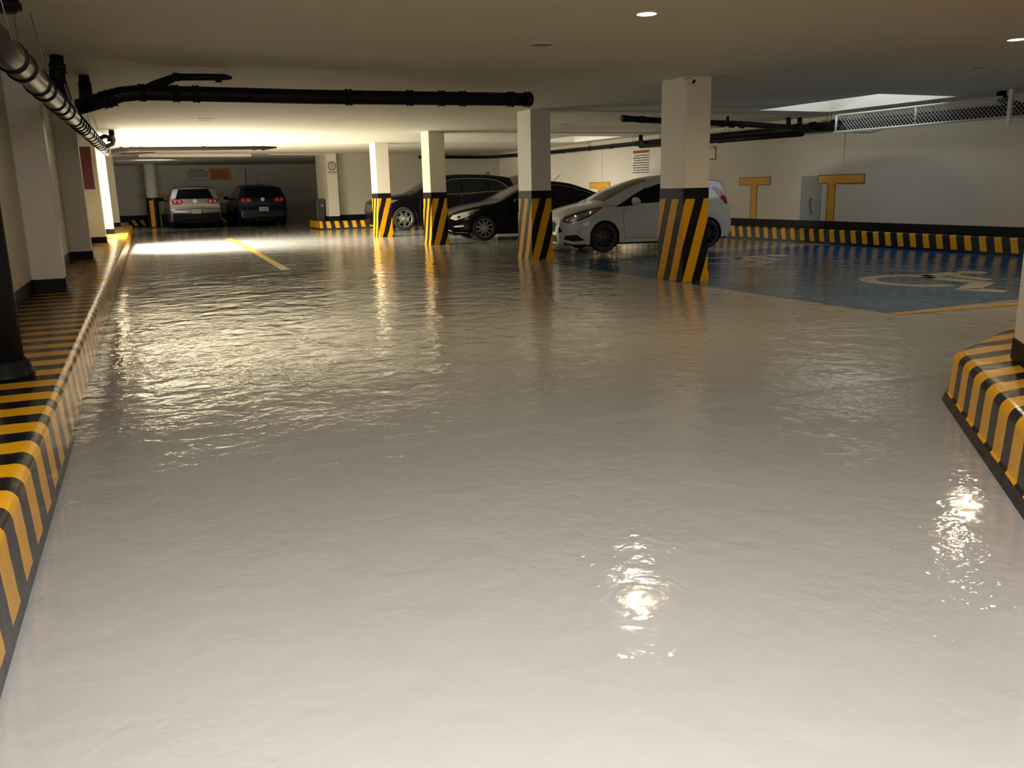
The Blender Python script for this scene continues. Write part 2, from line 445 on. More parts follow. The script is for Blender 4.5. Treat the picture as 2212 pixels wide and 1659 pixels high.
# ------------------------------------------------------------------ raised walkway and curbs
bm = bmesh.new()
path = [(xl(y), y) for y in (-5.9, 0, 5, 10, 15, 20, 25, 30, 34.0)]
prof = rounded(.33, .69, .012, .05)
sweep(bm, path, prof, u0=-5.9*math.sqrt(1+KX*KX))
o = link('raised_walkway', bm, 'walk'); tag(o, 'raised yellow and black striped walkway along the left wall', 'curb')
path = [(13.78, 31.3), (13.78, -5.9)]
bm = bmesh.new(); sweep(bm, path[::-1], [(-a, b) for a, b in rounded(.30, .305, .01, .03)], u0=-5.9)
o = link('striped_curb', bm, 'curbR'); tag(o, 'long striped wheel curb along the right wall beside the blue bays', 'curb')
bm = bmesh.new(); sweep(bm, [(.55, 42.15), (7.1, 42.15)], rounded(.30, .44, .01, .03), u0=.45)
o = link('striped_curb', bm, 'curbfar'); tag(o, 'dim striped curb along the far back wall behind the two hatchbacks', 'curb')
bm = bmesh.new(); sweep(bm, [(6.76, 33.1), (6.76, 31.5), (7.0, 31.25), (13.7, 31.25)], rounded(.30, .365, .01, .03), u0=7.3-.3-.35-1.6)
o = link('striped_curb', bm, 'curb5'); tag(o, 'striped curb with angled corner below the speed limit sign', 'curb')

# right-hand island with slanting front
ISL = [(4.44, 3.40), (1.55, .28), (2.2, -3.0), (9.0, -3.0), (9.0, 5.2)]
def island():
    bm = bmesh.new(); uvl = (bm.loops.layers.uv.get('uv') or bm.loops.layers.uv.new('uv'))
    def inset(poly, d):
        out = []; n = len(poly)
        for i in range(n):
            p0, p, p1 = Vector(poly[i-1]), Vector(poly[i]), Vector(poly[(i+1) % n])
            a = (p-p0).normalized(); b = (p1-p).normalized()
            na = Vector((-a.y, a.x)); nb = Vector((-b.y, b.x)); nn = (na+nb).normalized()
            out.append(p+nn*d/max(.35, nn.dot(na)))
        return out
    lv = []
    pr = [(-.03, 0), (-.012, .05), (0, .06)]
    for k in range(6):
        a = PI/2*k/5; pr.append((.012+.05-.05*math.cos(a), .30-.05+.05*math.sin(a)))
    for d, z in pr:
        lv.append([bm.verts.new((p.x, p.y, z)) for p in inset(ISL, d)])
    n = len(ISL); fs = []
    for j in range(len(lv)-1):
        for i in range(n):
            f = bm.faces.new((lv[j][i], lv[j][(i+1) % n], lv[j+1][(i+1) % n], lv[j+1][i])); f.smooth = i != n-1 and False
            for l in f.loops: l[uvl].uv = (l.vert.co.y, l.vert.co.z)
            fs.append(f)
    f = bm.faces.new(lv[-1])
    for l in f.loops: l[uvl].uv = (l.vert.co.y, 1)
    bmesh.ops.recalc_face_normals(bm, faces=bm.faces[:])
    return link('striped_island', bm, 'island')
tag(island(), 'raised striped island with a slanting face at the right edge', 'curb')

# ------------------------------------------------------------------ pillars
def rrect(x0, x1, y0, y1, r, seg=3):
    pts = []
    for (cx, cy, a0) in ((x1-r, y0+r, -90), (x1-r, y1-r, 0), (x0+r, y1-r, 90), (x0+r, y0+r, 180)):
        for k in range(seg+1):
            a = math.radians(a0+90*k/seg); pts.append((cx+r*math.cos(a), cy+r*math.sin(a)))
    return pts     # counter-clockwise, starts on the front right corner
def shell(bm, w, d, off, z0, z1, r=.012, phase=0):
    """guard sheet around a pillar whose near left corner is the origin; u runs from that corner: + along the front, - along the left side"""
    uvl = (bm.loops.layers.uv.get('uv') or bm.loops.layers.uv.new('uv'))
    pts = rrect(-off, w+off, -off, d+off, r)
    n = len(pts)
    c = (-off, -off)
    # cumulative perimeter measured from the near-left corner (last points of the loop)
    per = [0]
    for i in range(1, n+1): per.append(per[-1]+math.dist(pts[i-1], pts[i % n]))
    # the near left corner arc is the last arc: reference its middle
    ref = (per[n-1]+per[n-4])/2
    vb = [bm.verts.new((*p, z0)) for p in pts]; vt = [bm.verts.new((*p, z1)) for p in pts]
    for i in range(n):
        j = (i+1) % n
        f = bm.faces.new((vb[i], vb[j], vt[j], vt[i]))
        ua, ub = per[i]-ref, per[i+1]-ref
        if i < 1*4-1+0 or i == n-1: pass
        if i == n-1: ua, ub = per[n-1]-ref, per[n-1]-ref+math.dist(pts[-1], pts[0])
        elif i < 3: ua += 0; base = per[n]-ref; ua, ub = base+per[i], base+per[i+1]
        for l, (u, v) in zip(f.loops, ((ua, z0), (ub, z0), (ub, z1), (ua, z1))): l[uvl].uv = (u+phase, v)
    f = bm.faces.new(vt)
    for l in f.loops: l[uvl].uv = (l.vert.co.x, z1)
    return bm
def pillar(x, y, label, phase, w=.403, d=.573):
    t = empty('pillar', (x, y, 0)); tag(t, label, 'pillar')
    link('shaft', prism(bmesh.new(), rrect(0, w, 0, d, .012), 0, CEIL+.001), 'white', t)
    bm = bmesh.new(); shell(bm, w, d, .004, 0, 1.258, phase=phase)
    link('guard_sheet', bm, 'guard', t)
    bm = bmesh.new(); shell(bm, w, d, .014, 0, .87, phase=phase)
    link('guard_plate', bm, 'guard', t)
    bm = bmesh.new(); shell(bm, w, d, .026, 0, .125, phase=phase)
    link('guard_skirt', bm, 'guard', t)
    return t
X0 = 6.99
pillar(X0, 9.592, 'nearest white pillar with striped guard, in front of the white hatchback', .0)
pillar(X0, 14.252, 'white pillar with striped guard between the black sedan and the white hatchback', .02)
pillar(X0, 19.783, 'white pillar with striped guard at the nose of the black sedan', -.03)
pillar(X0, 24.428, 'farthest white pillar of the striped row, at the nose of the black wagon', .05)
# small camera on the nearest pillar
t = empty('security_camera', (X0-.04, 9.50, 2.62)); tag(t, 'small white bullet camera at the top of the nearest pillar', 'camera')
link('housing', tube(bmesh.new(), [(-.03, .06, .01), (.0, .0, 0), (.03, -.06, -.02)], [.028, .03, .03], 14), 'white', t)
link('lens', tube(bmesh.new(), [(.031, -.061, -.02), (.036, -.072, -.0235)], .027, 14), 'trim', t)
link('bracket', tube(bmesh.new(), [(0, .0, .0), (0, .02, .067)], .012, 8), 'white', t)

# pillar on the island, turned to its slanting face
t = empty('pillar', (4.545, 3.10, .3), math.radians(47.5)); tag(t, 'white pillar with black base standing on the striped island', 'pillar')
# local x runs back from the corner, local -x along the face
bmx = prism(bmesh.new(), rrect(-.95, 0, -.6, 0, .02), 0, CEIL-.299)
link('shaft', bmx, 'white', t)
link('base_band', prism(bmesh.new(), rrect(-.955, .006, -.606, .006, .02), 0, .12), 'blackpaint', t)

# wall pilasters on the left
labels = ['wall pilaster nearest the camera on the left walkway', 'wall pilaster just before the red cabinet on the left walkway',
          'cream lit wall pilaster just behind the red cabinet', 'glaring brightly lit wall pilaster on the left walkway', 'farthest dim wall pilaster near the end of the left walkway']
for (y, wd), lb in zip(((10.35, .45), (15.5, .42), (21.0, .55), (26.2, .5), (32.6, .5)), labels):
    xr = -.96+.0325*y+.055
    xw = xl(y+wd, WO)+.002
    t = empty('pilaster', (xr, y, .33)); tag(t, lb, 'pillar')
    w0, w1 = xl(y, WO)+.001-xr, xl(y+wd, WO)+.001-xr
    link('shaft', prism(bmesh.new(), [(w0, 0), (-.01, 0), (0, .01), (0, wd-.01), (-.01, wd), (w1, wd)], 0, CEIL-.331), 'white', t)
    link('base_band', prism(bmesh.new(), [(w0, -.008), (.0, -.008), (.008, 0), (.008, wd), (.0, wd+.008), (w1, wd+.008)], 0, .135), 'blackpaint', t)

# pillar with the speed sign at the end wall
t = empty('pillar', (7.13, 31.3, .3)); tag(t, 'white wall pillar carrying the painted speed limit sign', 'pillar')
link('shaft', prism(bmesh.new(), rrect(0, .38, 0, 1.8, .012), 0, CEIL-.299), 'white', t)
link('base_band', prism(bmesh.new(), rrect(-.006, .386, -.006, 1.8, .012), 0, .17), 'blackpaint', t)
s = empty('speed_sign', (7.325, 31.296, 2.19)); tag(s, 'painted speed limit sign reading 10 on the end pillar', 'sign')
link('ring', lathe(bmesh.new(), [(.118, -.003), (.148, -.003), (.148, .0), (.118, 0)], 'y', 28, (0, 0, .06)), 'redink', s)
link('backing', nbox(-.17, .17, -.002, .003, -.24, .24), 'paper', s)
text_obj('number', '10', .15, 'ink', s, facing((0, -.004, .09), (0, -1, 0)), .001, sx=.9)
text_obj('lettering', 'KM/H', .055, 'ink', s, facing((0, -.004, -.01), (0, -1, 0)), .001)
text_obj('lettering', 'MAXIMA', .10, 'ink', s, facing((0, -.004, -.16), (0, -1, 0)), .002, sx=.82)

# round column far left
t = empty('round_column', (1.58, 40.6, 0)); tag(t, 'round white column with striped foot near the silver hatchback', 'pillar')
link('shaft', lathe(bmesh.new(), [(.0, CEIL), (.245, CEIL), (.245, 0)], 'z', 28), 'white', t)
bm = bmesh.new(); uvl = (bm.loops.layers.uv.get('uv') or bm.loops.layers.uv.new('uv')); n = 32
for k in range(n):
    a0, a1 = 2*PI*k/n, 2*PI*(k+1)/n; r = .285
    f = bm.faces.new([bm.verts.new((r*math.cos(a), r*math.sin(a), z)) for a, z in ((a0, 0), (a1, 0), (a1, 1.27), (a0, 1.27))])
    for l, (u, v) in zip(f.loops, ((a0*r, 0), (a1*r, 0), (a1*r, 1.27), (a0*r, 1.27))): l[uvl].uv = (u+.10, v)
    f.smooth = True
bm.faces.new([bm.verts.new((.285*math.cos(2*PI*k/n), .285*math.sin(2*PI*k/n), 1.27)) for k in range(n)])
link('guard', bm, 'column', t)

# ------------------------------------------------------------------ cars
def interp(tab, x):
    if x <= tab[0][0]: return tab[0][1]
    for i in range(len(tab)-1):
        if x <= tab[i+1][0]:
            x0, y0 = tab[i]; x1, y1 = tab[i+1]
            h = x1-x0; t_ = (x-x0)/h
            m = (y1-y0)/h
            def sl(k):
                if k <= 0: return (tab[1][1]-tab[0][1])/(tab[1][0]-tab[0][0])
                if k >= len(tab)-1: return (tab[-1][1]-tab[-2][1])/(tab[-1][0]-tab[-2][0])
                a = (tab[k][1]-tab[k-1][1])/(tab[k][0]-tab[k-1][0]); b = (tab[k+1][1]-tab[k][1])/(tab[k+1][0]-tab[k][0])
                if a*b <= 0: return 0
                return 2*a*b/(a+b)
            m0, m1 = sl(i), sl(i+1)
            t2, t3 = t_*t_, t_**3
            return (2*t3-3*t2+1)*y0+(t3-2*t2+t_)*h*m0+(-2*t3+3*t2)*y1+(t3-t2)*h*m1
    return tab[-1][1]

class Car:
    """local x runs from nose to tail, z up; the side facing -y shows in the picture"""
    def __init__(s, name, label, spec, paint):
        s.sp = spec; s.root = empty(name); tag(s.root, label, 'car'); s.paint = paint
        L = spec['L']; Ra = spec['Ra']
        xs = set([0, .015, .04, .08, .13, .19, .26, L, L-.012, L-.03, L-.06, L-.1, L-.15, L-.2, L-.27])
        k = 0
        while k*.075 < L: xs.add(round(k*.075, 4)); k += 1
        for xw in spec['axles']:
            for q in range(15): xs.add(round(xw-Ra*math.cos(PI*q/14), 5))
            xs.add(xw-Ra-.004); xs.add(xw+Ra+.004)
        for x, _ in spec['T']: xs.add(x)
        xs = sorted(x for x in xs if 0 <= x <= L)
        out = [xs[0]]
        for x in xs[1:]:
            if x-out[-1] > .003: out.append(x)
        s.xs = out
        bm = bmesh.new(); rows = []
        for x in s.xs: rows.append([bm.verts.new((x, y, z)) for (y, z) in s.section(x)])
        n = len(rows[0])
        for a, b in zip(rows, rows[1:]):
            for j in range(n-1):
                f = bm.faces.new((a[j], a[j+1], b[j+1], b[j])); f.smooth = True
        for row in (rows[0], rows[-1]):
            for j in range((n-1)//2):
                f = bm.faces.new((row[j], row[j+1], row[n-2-j], row[n-1-j])) if row[j+1] != row[n-2-j] else bm.faces.new((row[j], row[j+1], row[n-1-j]))
                f.smooth = False
        bmesh.ops.recalc_face_normals(bm, faces=bm.faces[:])
        s.bvh = BVHTree.FromBMesh(bm)
        s.body = link('body', bm, paint, s.root, smooth=False)
        for p in s.body.data.polygons: p.use_smooth = True
        # dark underbody and wheel wells
        bm = bmesh.new(); Wd = spec['W']/2
        a1, a2 = spec['axles']
        box(bm, .12, a1-Ra-.01, -Wd*.82, Wd*.82, .17, .42); box(bm, a1+Ra+.01, a2-Ra-.01, -Wd*.9, Wd*.9, .16, .40); box(bm, a2+Ra+.01, L-.10, -Wd*.80, Wd*.80, .20, .42)
        link('underbody', bm, 'trim', s.root)
        for xw in spec['axles']:
            for sg in (-1, 1):
                bm = bmesh.new(); y0 = sg*(Wd-.05); y1 = sg*(Wd-.36)
                lathe(bm, [(Ra-.004, y0), (Ra-.004, y1), (0, y1)], 'y', 28, (xw, 0, spec['zc']))
                for v in list(bm.verts):
                    if v.co.z < .12: v.co.z = .12
                link('wheel_well', bm, 'trim', s.root)
    def half(s, x):
        sp = s.sp; L = sp['L']; W = sp['W']/2
        fn, rn = sp.get('fn', .55), sp.get('rn', .35)
        w = W
        if x < fn: w = W*(1-sp.get('ft', .20)*(1-x/fn)**2.4)
        if x > L-rn: w = W*(1-sp.get('rt', .12)*(1-(L-x)/rn)**2.4)
        return w
    def section(s, x):
        sp = s.sp; T = interp(sp['T'], x); B = interp(sp['belt'], x); sill = interp(sp['sill'], x)
        zb = sill
        for xw in sp['axles']:
            if abs(x-xw) < sp['Ra']: zb = max(zb, sp['zc']+math.sqrt(sp['Ra']**2-(x-xw)**2))
        w = s.half(x)
        r = sp.get('r', .07)
        zs = min(B, T-r-.004)
        zb = min(zb, zs-.02)
        pts = []
        def side(z):
            q = (z-.15)/(max(B, .7)-.15)
            return w*(.955+.045*math.sin(PI*min(1.0, max(0, q*.78+.12)))) if q < 1.05 else w*.965
        n1, n2, n3, n4 = 9, 7, 4, 6
        for k in range(n1+1):
            z = zb+(zs-zb)*k/n1
            y = side(z)
            if k == 0: y -= .012
            pts.append((y, z))
        ys = pts[-1][0]
        zt = max(zs+.003, T-r)
        tum = sp['tumble']
        for k in range(1, n2+1):
            z = zs+(zt-zs)*k/n2; h = z-zs
            pts.append((ys-h*tum-h*h*.10-(.012 if h > .02 else 0), z))
        yc, zc_ = pts[-1]
        rr = r if T-zs > r else max(.02, T-zs)
        for k in range(1, n3+1):
            a = PI/2*k/n3
            pts.append((yc-r*1.3*(1-math.cos(a)), zc_+(T-zc_)*math.sin(a)))
        ye = pts[-1][0]; cr = sp.get('crown', .03)
        for k in range(1, n4+1):
            q = 1-k/n4
            pts.append((ye*q, T+cr*(1-q*q)))
        left = [(-y, z) for y, z in pts]
        return left + [(y, z) for y, z in pts[:-1]][::-1]
    def hit(s, plane, u, v):
        if plane == 'L': o, d = Vector((u, -3, v)), Vector((0, 1, 0))
        elif plane == 'R': o, d = Vector((u, 3, v)), Vector((0, -1, 0))
        elif plane == 'F': o, d = Vector((-3, u, v)), Vector((1, 0, 0))
        elif plane == 'B': o, d = Vector((s.sp['L']+3, u, v)), Vector((-1, 0, 0))
        elif plane == 'T': o, d = Vector((u, v, 4)), Vector((0, 0, -1))
        p, n, i, dd = s.bvh.ray_cast(o, d)
        if p is None or dd > 4.5:
            q = o+d*(2.2 if plane in 'LR' else 3.2)
            p, n, i, dd = s.bvh.find_nearest(q)
        if n.dot(d) > 0: n = -n
        return p, n
    def patch(s, name, poly, plane, m, off=.004, cell=.07, parent=None, both=False, th=0):
        res = []
        for pl_, fl in ((plane, 1),) + (((('R' if plane == 'L' else plane), -1),) if both else ()):
            bm = bmesh.new()
            pp = [(u, v*fl if (fl < 0 and pl_ == 'T') else v) for u, v in poly]
            if fl < 0 and pl_ in 'FB': pp = [(-u, v) for u, v in poly]
            f = bm.faces.new([bm.verts.new((u, v, 0)) for u, v in pp])
            for ax in (0, 1):
                lo = min(p[ax] for p in pp); hi = max(p[ax] for p in pp); k = math.ceil(lo/cell)
                while k*cell < hi:
                    co = [0, 0, 0]; no = [0, 0, 0]; co[ax] = k*cell; no[ax] = 1
                    bmesh.ops.bisect_plane(bm, geom=bm.verts[:]+bm.edges[:]+bm.faces[:], plane_co=co, plane_no=no, dist=1e-5); k += 1
            bmesh.ops.triangulate(bm, faces=bm.faces[:])
            vals = [(v, *s.hit(pl_, v.co.x, v.co.y)) for v in bm.verts]
            for v, p, n in vals: v.co = p+n*off
            if th:
                r_ = bmesh.ops.extrude_face_region(bm, geom=bm.faces[:])
                nv = {v.co.copy().freeze(): 0 for v, p, n in vals}
                for (v, p, n) in vals: pass
                ext = [g for g in r_['geom'] if isinstance(g, bmesh.types.BMVert)]
                for g in ext:
                    p, n, i, dd = s.bvh.find_nearest(g.co)
                    if (g.co-p).dot(n) < 0: n = -n
                    g.co += n*th
            bmesh.ops.recalc_face_normals(bm, faces=bm.faces[:])
            o = link(name, bm, m, parent or s.root)
            if not th:
                for p_ in o.data.polygons: p_.use_smooth = True
            res.append(o)
        return res[0]
    def line(s, name, pts, plane, m='trim', w=.009, off=.005, both=False):
        """a narrow strip following the body"""
        for pl_ in ((plane, 'R') if both and plane == 'L' else (plane,)):
            P = []
            for a, b in zip(pts, pts[1:]):
                n = max(1, int(math.dist(a, b)/.08))
                for k in range(n): P.append((a[0]+(b[0]-a[0])*k/n, a[1]+(b[1]-a[1])*k/n))
            P.append(pts[-1])
            bm = bmesh.new(); C = [s.hit(pl_, *p)for p in P]
            tube(bm, [p+n*(off-w*.35) for p, n in C], w*.5, 6)
            link(name, bm, m, s.root)
    def wheels(s, spokes, rimm, tyre_r, rim_r, caliper=None, style='straight', hub='trim'):
        sp = s.sp; Wd = sp['W']/2
        for i, xw in enumerate(sp['axles']):
            for sg in (-1, 1):
                yo = Wd-.025; tw = .205
                t = link('wheel', lathe(bmesh.new(), [(rim_r, -tw+.01), (rim_r+.02, -tw), (tyre_r-.025, -tw), (tyre_r, -tw+.035), (tyre_r, -.035), (tyre_r-.025, 0), (rim_r+.02, 0.004), (rim_r, -.008)], 'y', 36), 'tyre', s.root)
                t.location = (xw, -yo, tyre_r) if sg < 0 else (xw, yo, tyre_r)
                # outward is -y for the left side: mirror by turning half a circle about z
                if sg < 0: t.rotation_euler = (0, 0, PI)
                bm = bmesh.new()
                lathe(bm, [(rim_r+.002, -.16), (rim_r-.012, -.12), (rim_r-.014, -.02), (rim_r+.004, -.004), (rim_r+.004, -.018)], 'y', 36)
                lathe(bm, [(0, -.004), (.045, -.004), (.06, -.018), (.06, -.05), (0, -.05)], 'y', 20)
                for k in range(spokes):
                    a = 2*PI*k/spokes+.2
                    def spoke(a0, w0, w1):
                        c, s_ = math.cos(a0), math.sin(a0)
                        q = [(.045, -w0, -.014), (.045, w0, -.014), (rim_r-.004, w1, -.022), (rim_r-.004, -w1, -.022)]
                        fr = [bm.verts.new((x*c-z*s_, y, x*s_+z*c)) for x, z, y in q]
                        bk = [bm.verts.new((x*c-z*s_, y-.035, x*s_+z*c)) for x, z, y in q]
                        bm.faces.new(fr); bm.faces.new(bk[::-1])
                        for e in range(4): bm.faces.new((fr[e], bk[e], bk[(e+1) % 4], fr[(e+1) % 4]))
                    if style == 'twin':
                        spoke(a-.10, .011, .010); spoke(a+.10, .011, .010)
                    else: spoke(a, .018, .014)
                bmesh.ops.recalc_face_normals(bm, faces=bm.faces[:])
                link('rim', bm, rimm, t)
                link('brake_disc', lathe(bmesh.new(), [(0, -.10), (rim_r*.72, -.10), (rim_r*.72, -.115), (0, -.115)], 'y', 24), 'steel', t)
                if caliper:
                    link('brake_caliper', nbox(-rim_r*.80 if sg > 0 else rim_r*.45, -rim_r*.45 if sg > 0 else rim_r*.80, -.118, -.055, -.07, .10, bev=.01), caliper, t)
    def mirror(s, x, z, m, k=1.0):
        for sg in (-1, 1):
            p, n = s.hit('L' if sg < 0 else 'R', x, z)
            y = p.y
            bm = bmesh.new(); bmesh.ops.create_uvsphere(bm, u_segments=16, v_segments=10, radius=1)
            for v in bm.verts:
                c = v.co; v.co = Vector((x+c.x*.07*k*(1+.2*c.y*sg), y+sg*(.155+c.y*sg*.11*k), z+.045+c.z*.068*k))
            o = link('wing_mirror', bm, m, s.root, smooth=True)
            bm = bmesh.new(); tube(bm, [(x, y-.02*sg, z-.01), (x, y+sg*.06, z), (x, y+sg*.12, z+.02)], [.028, .024, .022], 8)
            link('mirror_arm', bm, 'trim', o)
    def place(s, loc, rz, sc=1.0):
        s.root.location = loc; s.root.rotation_euler = (0, 0, rz); s.root.scale = (sc, sc, sc)
def local_place(car, wheel_world, rz, sc):
    """puts the near front wheel's contact point on WHEEL_WORLD"""
    xw = car.sp['axles'][0]; y = -(car.sp['W']/2-.10)
    c, s_ = math.cos(rz), math.sin(rz)
    car.place((wheel_world[0]-sc*(xw*c-y*s_), wheel_world[1]-sc*(xw*s_+y*c), .004), rz, sc)

# --- white hatchback (nose to the left)
hatch = dict(L=4.12, W=1.73, Ra=.345, zc=.315, axles=(1.0, 3.49), tumble=.36, r=.075, fn=.85, ft=.24, rn=.45, rt=.12, crown=.035,
    T=[(0, .60), (.03, .71), (.12, .79), (.40, .89), (.75, .965), (.92, .995), (1.0, 1.02), (1.55, 1.265), (2.1, 1.44), (2.4, 1.50), (2.8, 1.525), (3.3, 1.505), (3.70, 1.44), (3.84, 1.41), (3.86, 1.34), (3.96, 1.08), (4.04, .96), (4.07, .82), (4.12, .62)],
    belt=[(0, .74), (.6, .87), (1.1, .94), (2.4, .985), (3.5, 1.04), (3.9, 1.09), (4.12, .9)],
    sill=[(0, .20), (.3, .17), (1.1, .19), (3.2, .20), (3.8, .22), (4.12, .30)])
c = Car('hatchback_car', 'white hatchback with black wheels parked behind the nearest pillar', hatch, 'carwhite')
c.patch('windscreen', [(1.03, -.70), (1.55, -.64), (2.12, -.55), (2.12, .55), (1.55, .64), (1.03, .70)], 'T', 'glasslight', .006)
c.patch('side_window', [(1.48, .975), (1.76, 1.145), (2.04, 1.285), (2.32, 1.365), (2.52, 1.385), (2.52, 1.0)], 'L', 'glass', .006, both=True)
c.patch('side_window', [(2.59, 1.01), (2.59, 1.385), (2.95, 1.375), (3.22, 1.345), (3.42, 1.24), (3.48, 1.14), (3.30, 1.06)], 'L', 'glass', .006, both=True)
c.patch('window_trim', [(1.22, .925), (1.48, .965), (1.76, 1.145), (2.04, 1.285), (2.02, 1.30), (1.72, 1.165), (1.36, .975)], 'L', 'trim', .008, both=True, cell=.05)
c.patch('window_corner', [(1.24, .92), (1.80, .965), (1.80, 1.15), (1.52, 1.0)], 'L', 'trim', .007, both=True)
c.patch('headlight', [(.10, .67), (.20, .64), (.42, .695), (.64, .775), (.90, .905), (.86, .92), (.58, .86), (.30, .785), (.14, .725)], 'L', 'lens', .006, cell=.04, both=True)
c.patch('headlight_surround', [(.08, .665), (.20, .62), (.44, .675), (.67, .76), (.94, .915), (.88, .935), (.56, .875), (.28, .80), (.12, .74)], 'L', 'trim', .003, cell=.04, both=True)
c.patch('indicator_lens', [(.64, .78), (.90, .907), (.86, .917), (.63, .865)], 'L', 'amber', .009, cell=.04, both=True)
for (x, z) in ((.17, .69), (.38, .735), (.55, .78)):
    p, n = c.hit('L', x, z); bm = bmesh.new(); bmesh.ops.create_uvsphere(bm, u_segments=12, v_segments=8, radius=.024, matrix=Matrix.Translation(p+n*.002))
    link('reflector', bm, 'chrome', c.root, smooth=True)
c.patch('grille', [(-.40, .44), (.40, .44), (.50, .58), (.42, .64), (-.42, .64), (-.50, .58)], 'F', 'trim', .006)
c.patch('lower_grille', [(-.56, .24), (.56, .24), (.50, .38), (-.50, .38)], 'F', 'trim', .006)
c.patch('fog_lamp_recess', [(.10, .295), (.13, .37), (.36, .39), (.54, .27), (.30, .25)], 'L', 'trim', .006, cell=.04, both=True)
c.patch('bumper_gap', [(.0, .42), (.0, .56), (.075, .47)], 'L', 'trim', .007, cell=.04, both=True)
c.line('front_splitter', [(.04, .185), (.25, .165), (.60, .165)], 'L', 'trim', .035, .01, both=True)
c.line('door_gap', [(1.46, .955), (1.43, .70), (1.46, .30), (2.56, .27), (2.62, .50), (2.56, .99)], 'L', 'ink', .007, both=True)
c.line('bonnet_gap', [(.12, .755), (.5, .87), (1.0, .945), (1.2, .955)], 'L', 'ink', .006, both=True)
c.line('bumper_seam', [(.14, .65), (.05, .66)], 'L', 'ink', .006)
c.line('sill_skirt', [(1.40, .215), (3.1, .225)], 'L', 'carwhite', .05, .012, both=True)
c.line('shoulder_crease', [(1.6, .85), (2.4, .895), (3.3, .95)], 'L', 'carwhite', .02, .003, both=True)
c.patch('door_handle', [(2.38, .86), (2.56, .87), (2.56, .905), (2.38, .895)], 'L', 'carwhite', .004, th=.025, both=True)
c.patch('tail_light', [(3.62, 1.28), (3.74, 1.29), (3.92, 1.08), (3.99, .93), (3.92, .93), (3.78, 1.06)], 'L', 'redlens', .008, cell=.04, both=True)
c.patch('rear_window', [(-.50, 1.10), (.50, 1.10), (.46, 1.33), (-.46, 1.33)], 'B', 'glass', .006)
bm = bmesh.new(); box(bm, 3.72, 4.02, -.50, .50, 1.39, 1.43, bev=.012)
for v in bm.verts: v.co.z += (v.co.x-3.72)*-.02 - abs(v.co.y)*.05
link('roof_spoiler', bm, 'carwhite', c.root)
c.mirror(1.66, .985, 'carwhite', 1.3)
c.wheels(10, 'blackalloy', .312, .222, 'redlens')
local_place(c, (8.88, 14.88), math.radians(-9.5), .97); c.root.scale.x = .915; c.root.location.x += .07

# --- black sedan
sedan = dict(L=4.75, W=1.82, Ra=.35, zc=.325, axles=(.92, 3.68), tumble=.42, r=.07, fn=1.0, ft=.28, rn=.6, rt=.18, crown=.03,
    T=[(0, .56), (.03, .64), (.12, .70), (.4, .80), (.9, .90), (1.25, .95), (1.35, .98), (1.8, 1.20), (2.2, 1.36), (2.5, 1.43), (2.8, 1.44), (3.2, 1.40), (3.7, 1.25), (4.1, 1.10), (4.3, 1.05), (4.62, 1.03), (4.70, .92), (4.75, .6)],
    belt=[(0, .68), (.6, .80), (1.3, .88), (2.5, .95), (3.7, 1.0), (4.2, .99), (4.75, .85)],
    sill=[(0, .22), (.3, .19), (.9, .20), (3.2, .20), (4.2, .24), (4.75, .32)])
c = Car('sedan_car', 'black sedan with chrome window line parked between two striped pillars', sedan, 'carblack')
c.patch('windscreen', [(1.40, -.66), (1.8, -.60), (2.22, -.53), (2.22, .53), (1.8, .60), (1.40, .66)], 'T', 'glasslight', .006)
c.patch('side_window', [(1.66, .93), (1.95, 1.10), (2.25, 1.24), (2.55, 1.30), (2.72, 1.30), (2.72, .97)], 'L', 'glass', .006, both=True)
c.patch('side_window', [(2.79, .975), (2.79, 1.30), (3.15, 1.26), (3.50, 1.15), (3.85, 1.02)], 'L', 'glass', .006, both=True)
c.line('chrome_strip', [(2.1, 1.245), (2.45, 1.345), (2.8, 1.355), (3.2, 1.31), (3.6, 1.20), (4.0, 1.06)], 'L', 'chrome', .014, .004, both=True)
c.patch('headlight', [(.08, .58), (.20, .53), (.50, .62), (.62, .68), (.84, .80), (.70, .785), (.36, .72), (.14, .655)], 'L', 'lenslight', .006, cell=.04, both=True)
c.patch('headlight_reflector', [(.50, .625), (.60, .67), (.84, .80), (.68, .775), (.54, .72)], 'L', 'lens', .009, cell=.04, both=True)
c.patch('lamp_detail', [(.50, .64), (.54, .65), (.56, .73), (.52, .74)], 'L', 'chrome', .013, cell=.04, both=True)
c.patch('lamp_detail', [(.26, .58), (.32, .60), (.31, .64), (.25, .63)], 'L', 'trim', .010, cell=.04, both=True)
c.patch('grille', [(-.42, .44), (.42, .44), (.48, .60), (-.48, .60)], 'F', 'trim', .006)
for z in (.47, .52, .57):
    c.line('grille_bar', [(-.44, z), (0, z), (.44, z)], 'F', 'chrome', .016, .008)
c.patch('fog_lamp', [(.14, .36), (.40, .37), (.38, .42), (.15, .40)], 'L', 'lenslight', .006, cell=.04, both=True)
c.patch('lower_grille', [(-.6, .24), (.6, .24), (.55, .34), (-.55, .34)], 'F', 'trim', .006)
c.line('bumper_lip', [(.04, .30), (.14, .24), (.5, .22)], 'L', 'chrome', .014, .006)
c.line('door_gap', [(1.50, .90), (1.46, .6), (1.50, .30), (2.74, .28), (2.76, .96)], 'L', 'ink', .006, both=True)
c.line('shoulder_crease', [(1.3, .72), (2.2, .77), (3.2, .83)], 'L', 'carblack', .02, .003, both=True)
c.mirror(1.72, .93, 'carblack'); c.wheels(10, 'alloy', .325, .225)
c.line('roof_antenna', [(3.0, .0), (3.02, .0)], 'T', 'trim', .03, .01)
p, n = c.hit('T', 3.1, 0)
link('antenna', tube(bmesh.new(), [p, p+Vector((.20, 0, .16))], .008, 6), 'trim', c.root)
local_place(c, (8.59, 20.34), math.radians(-7), 1.02)

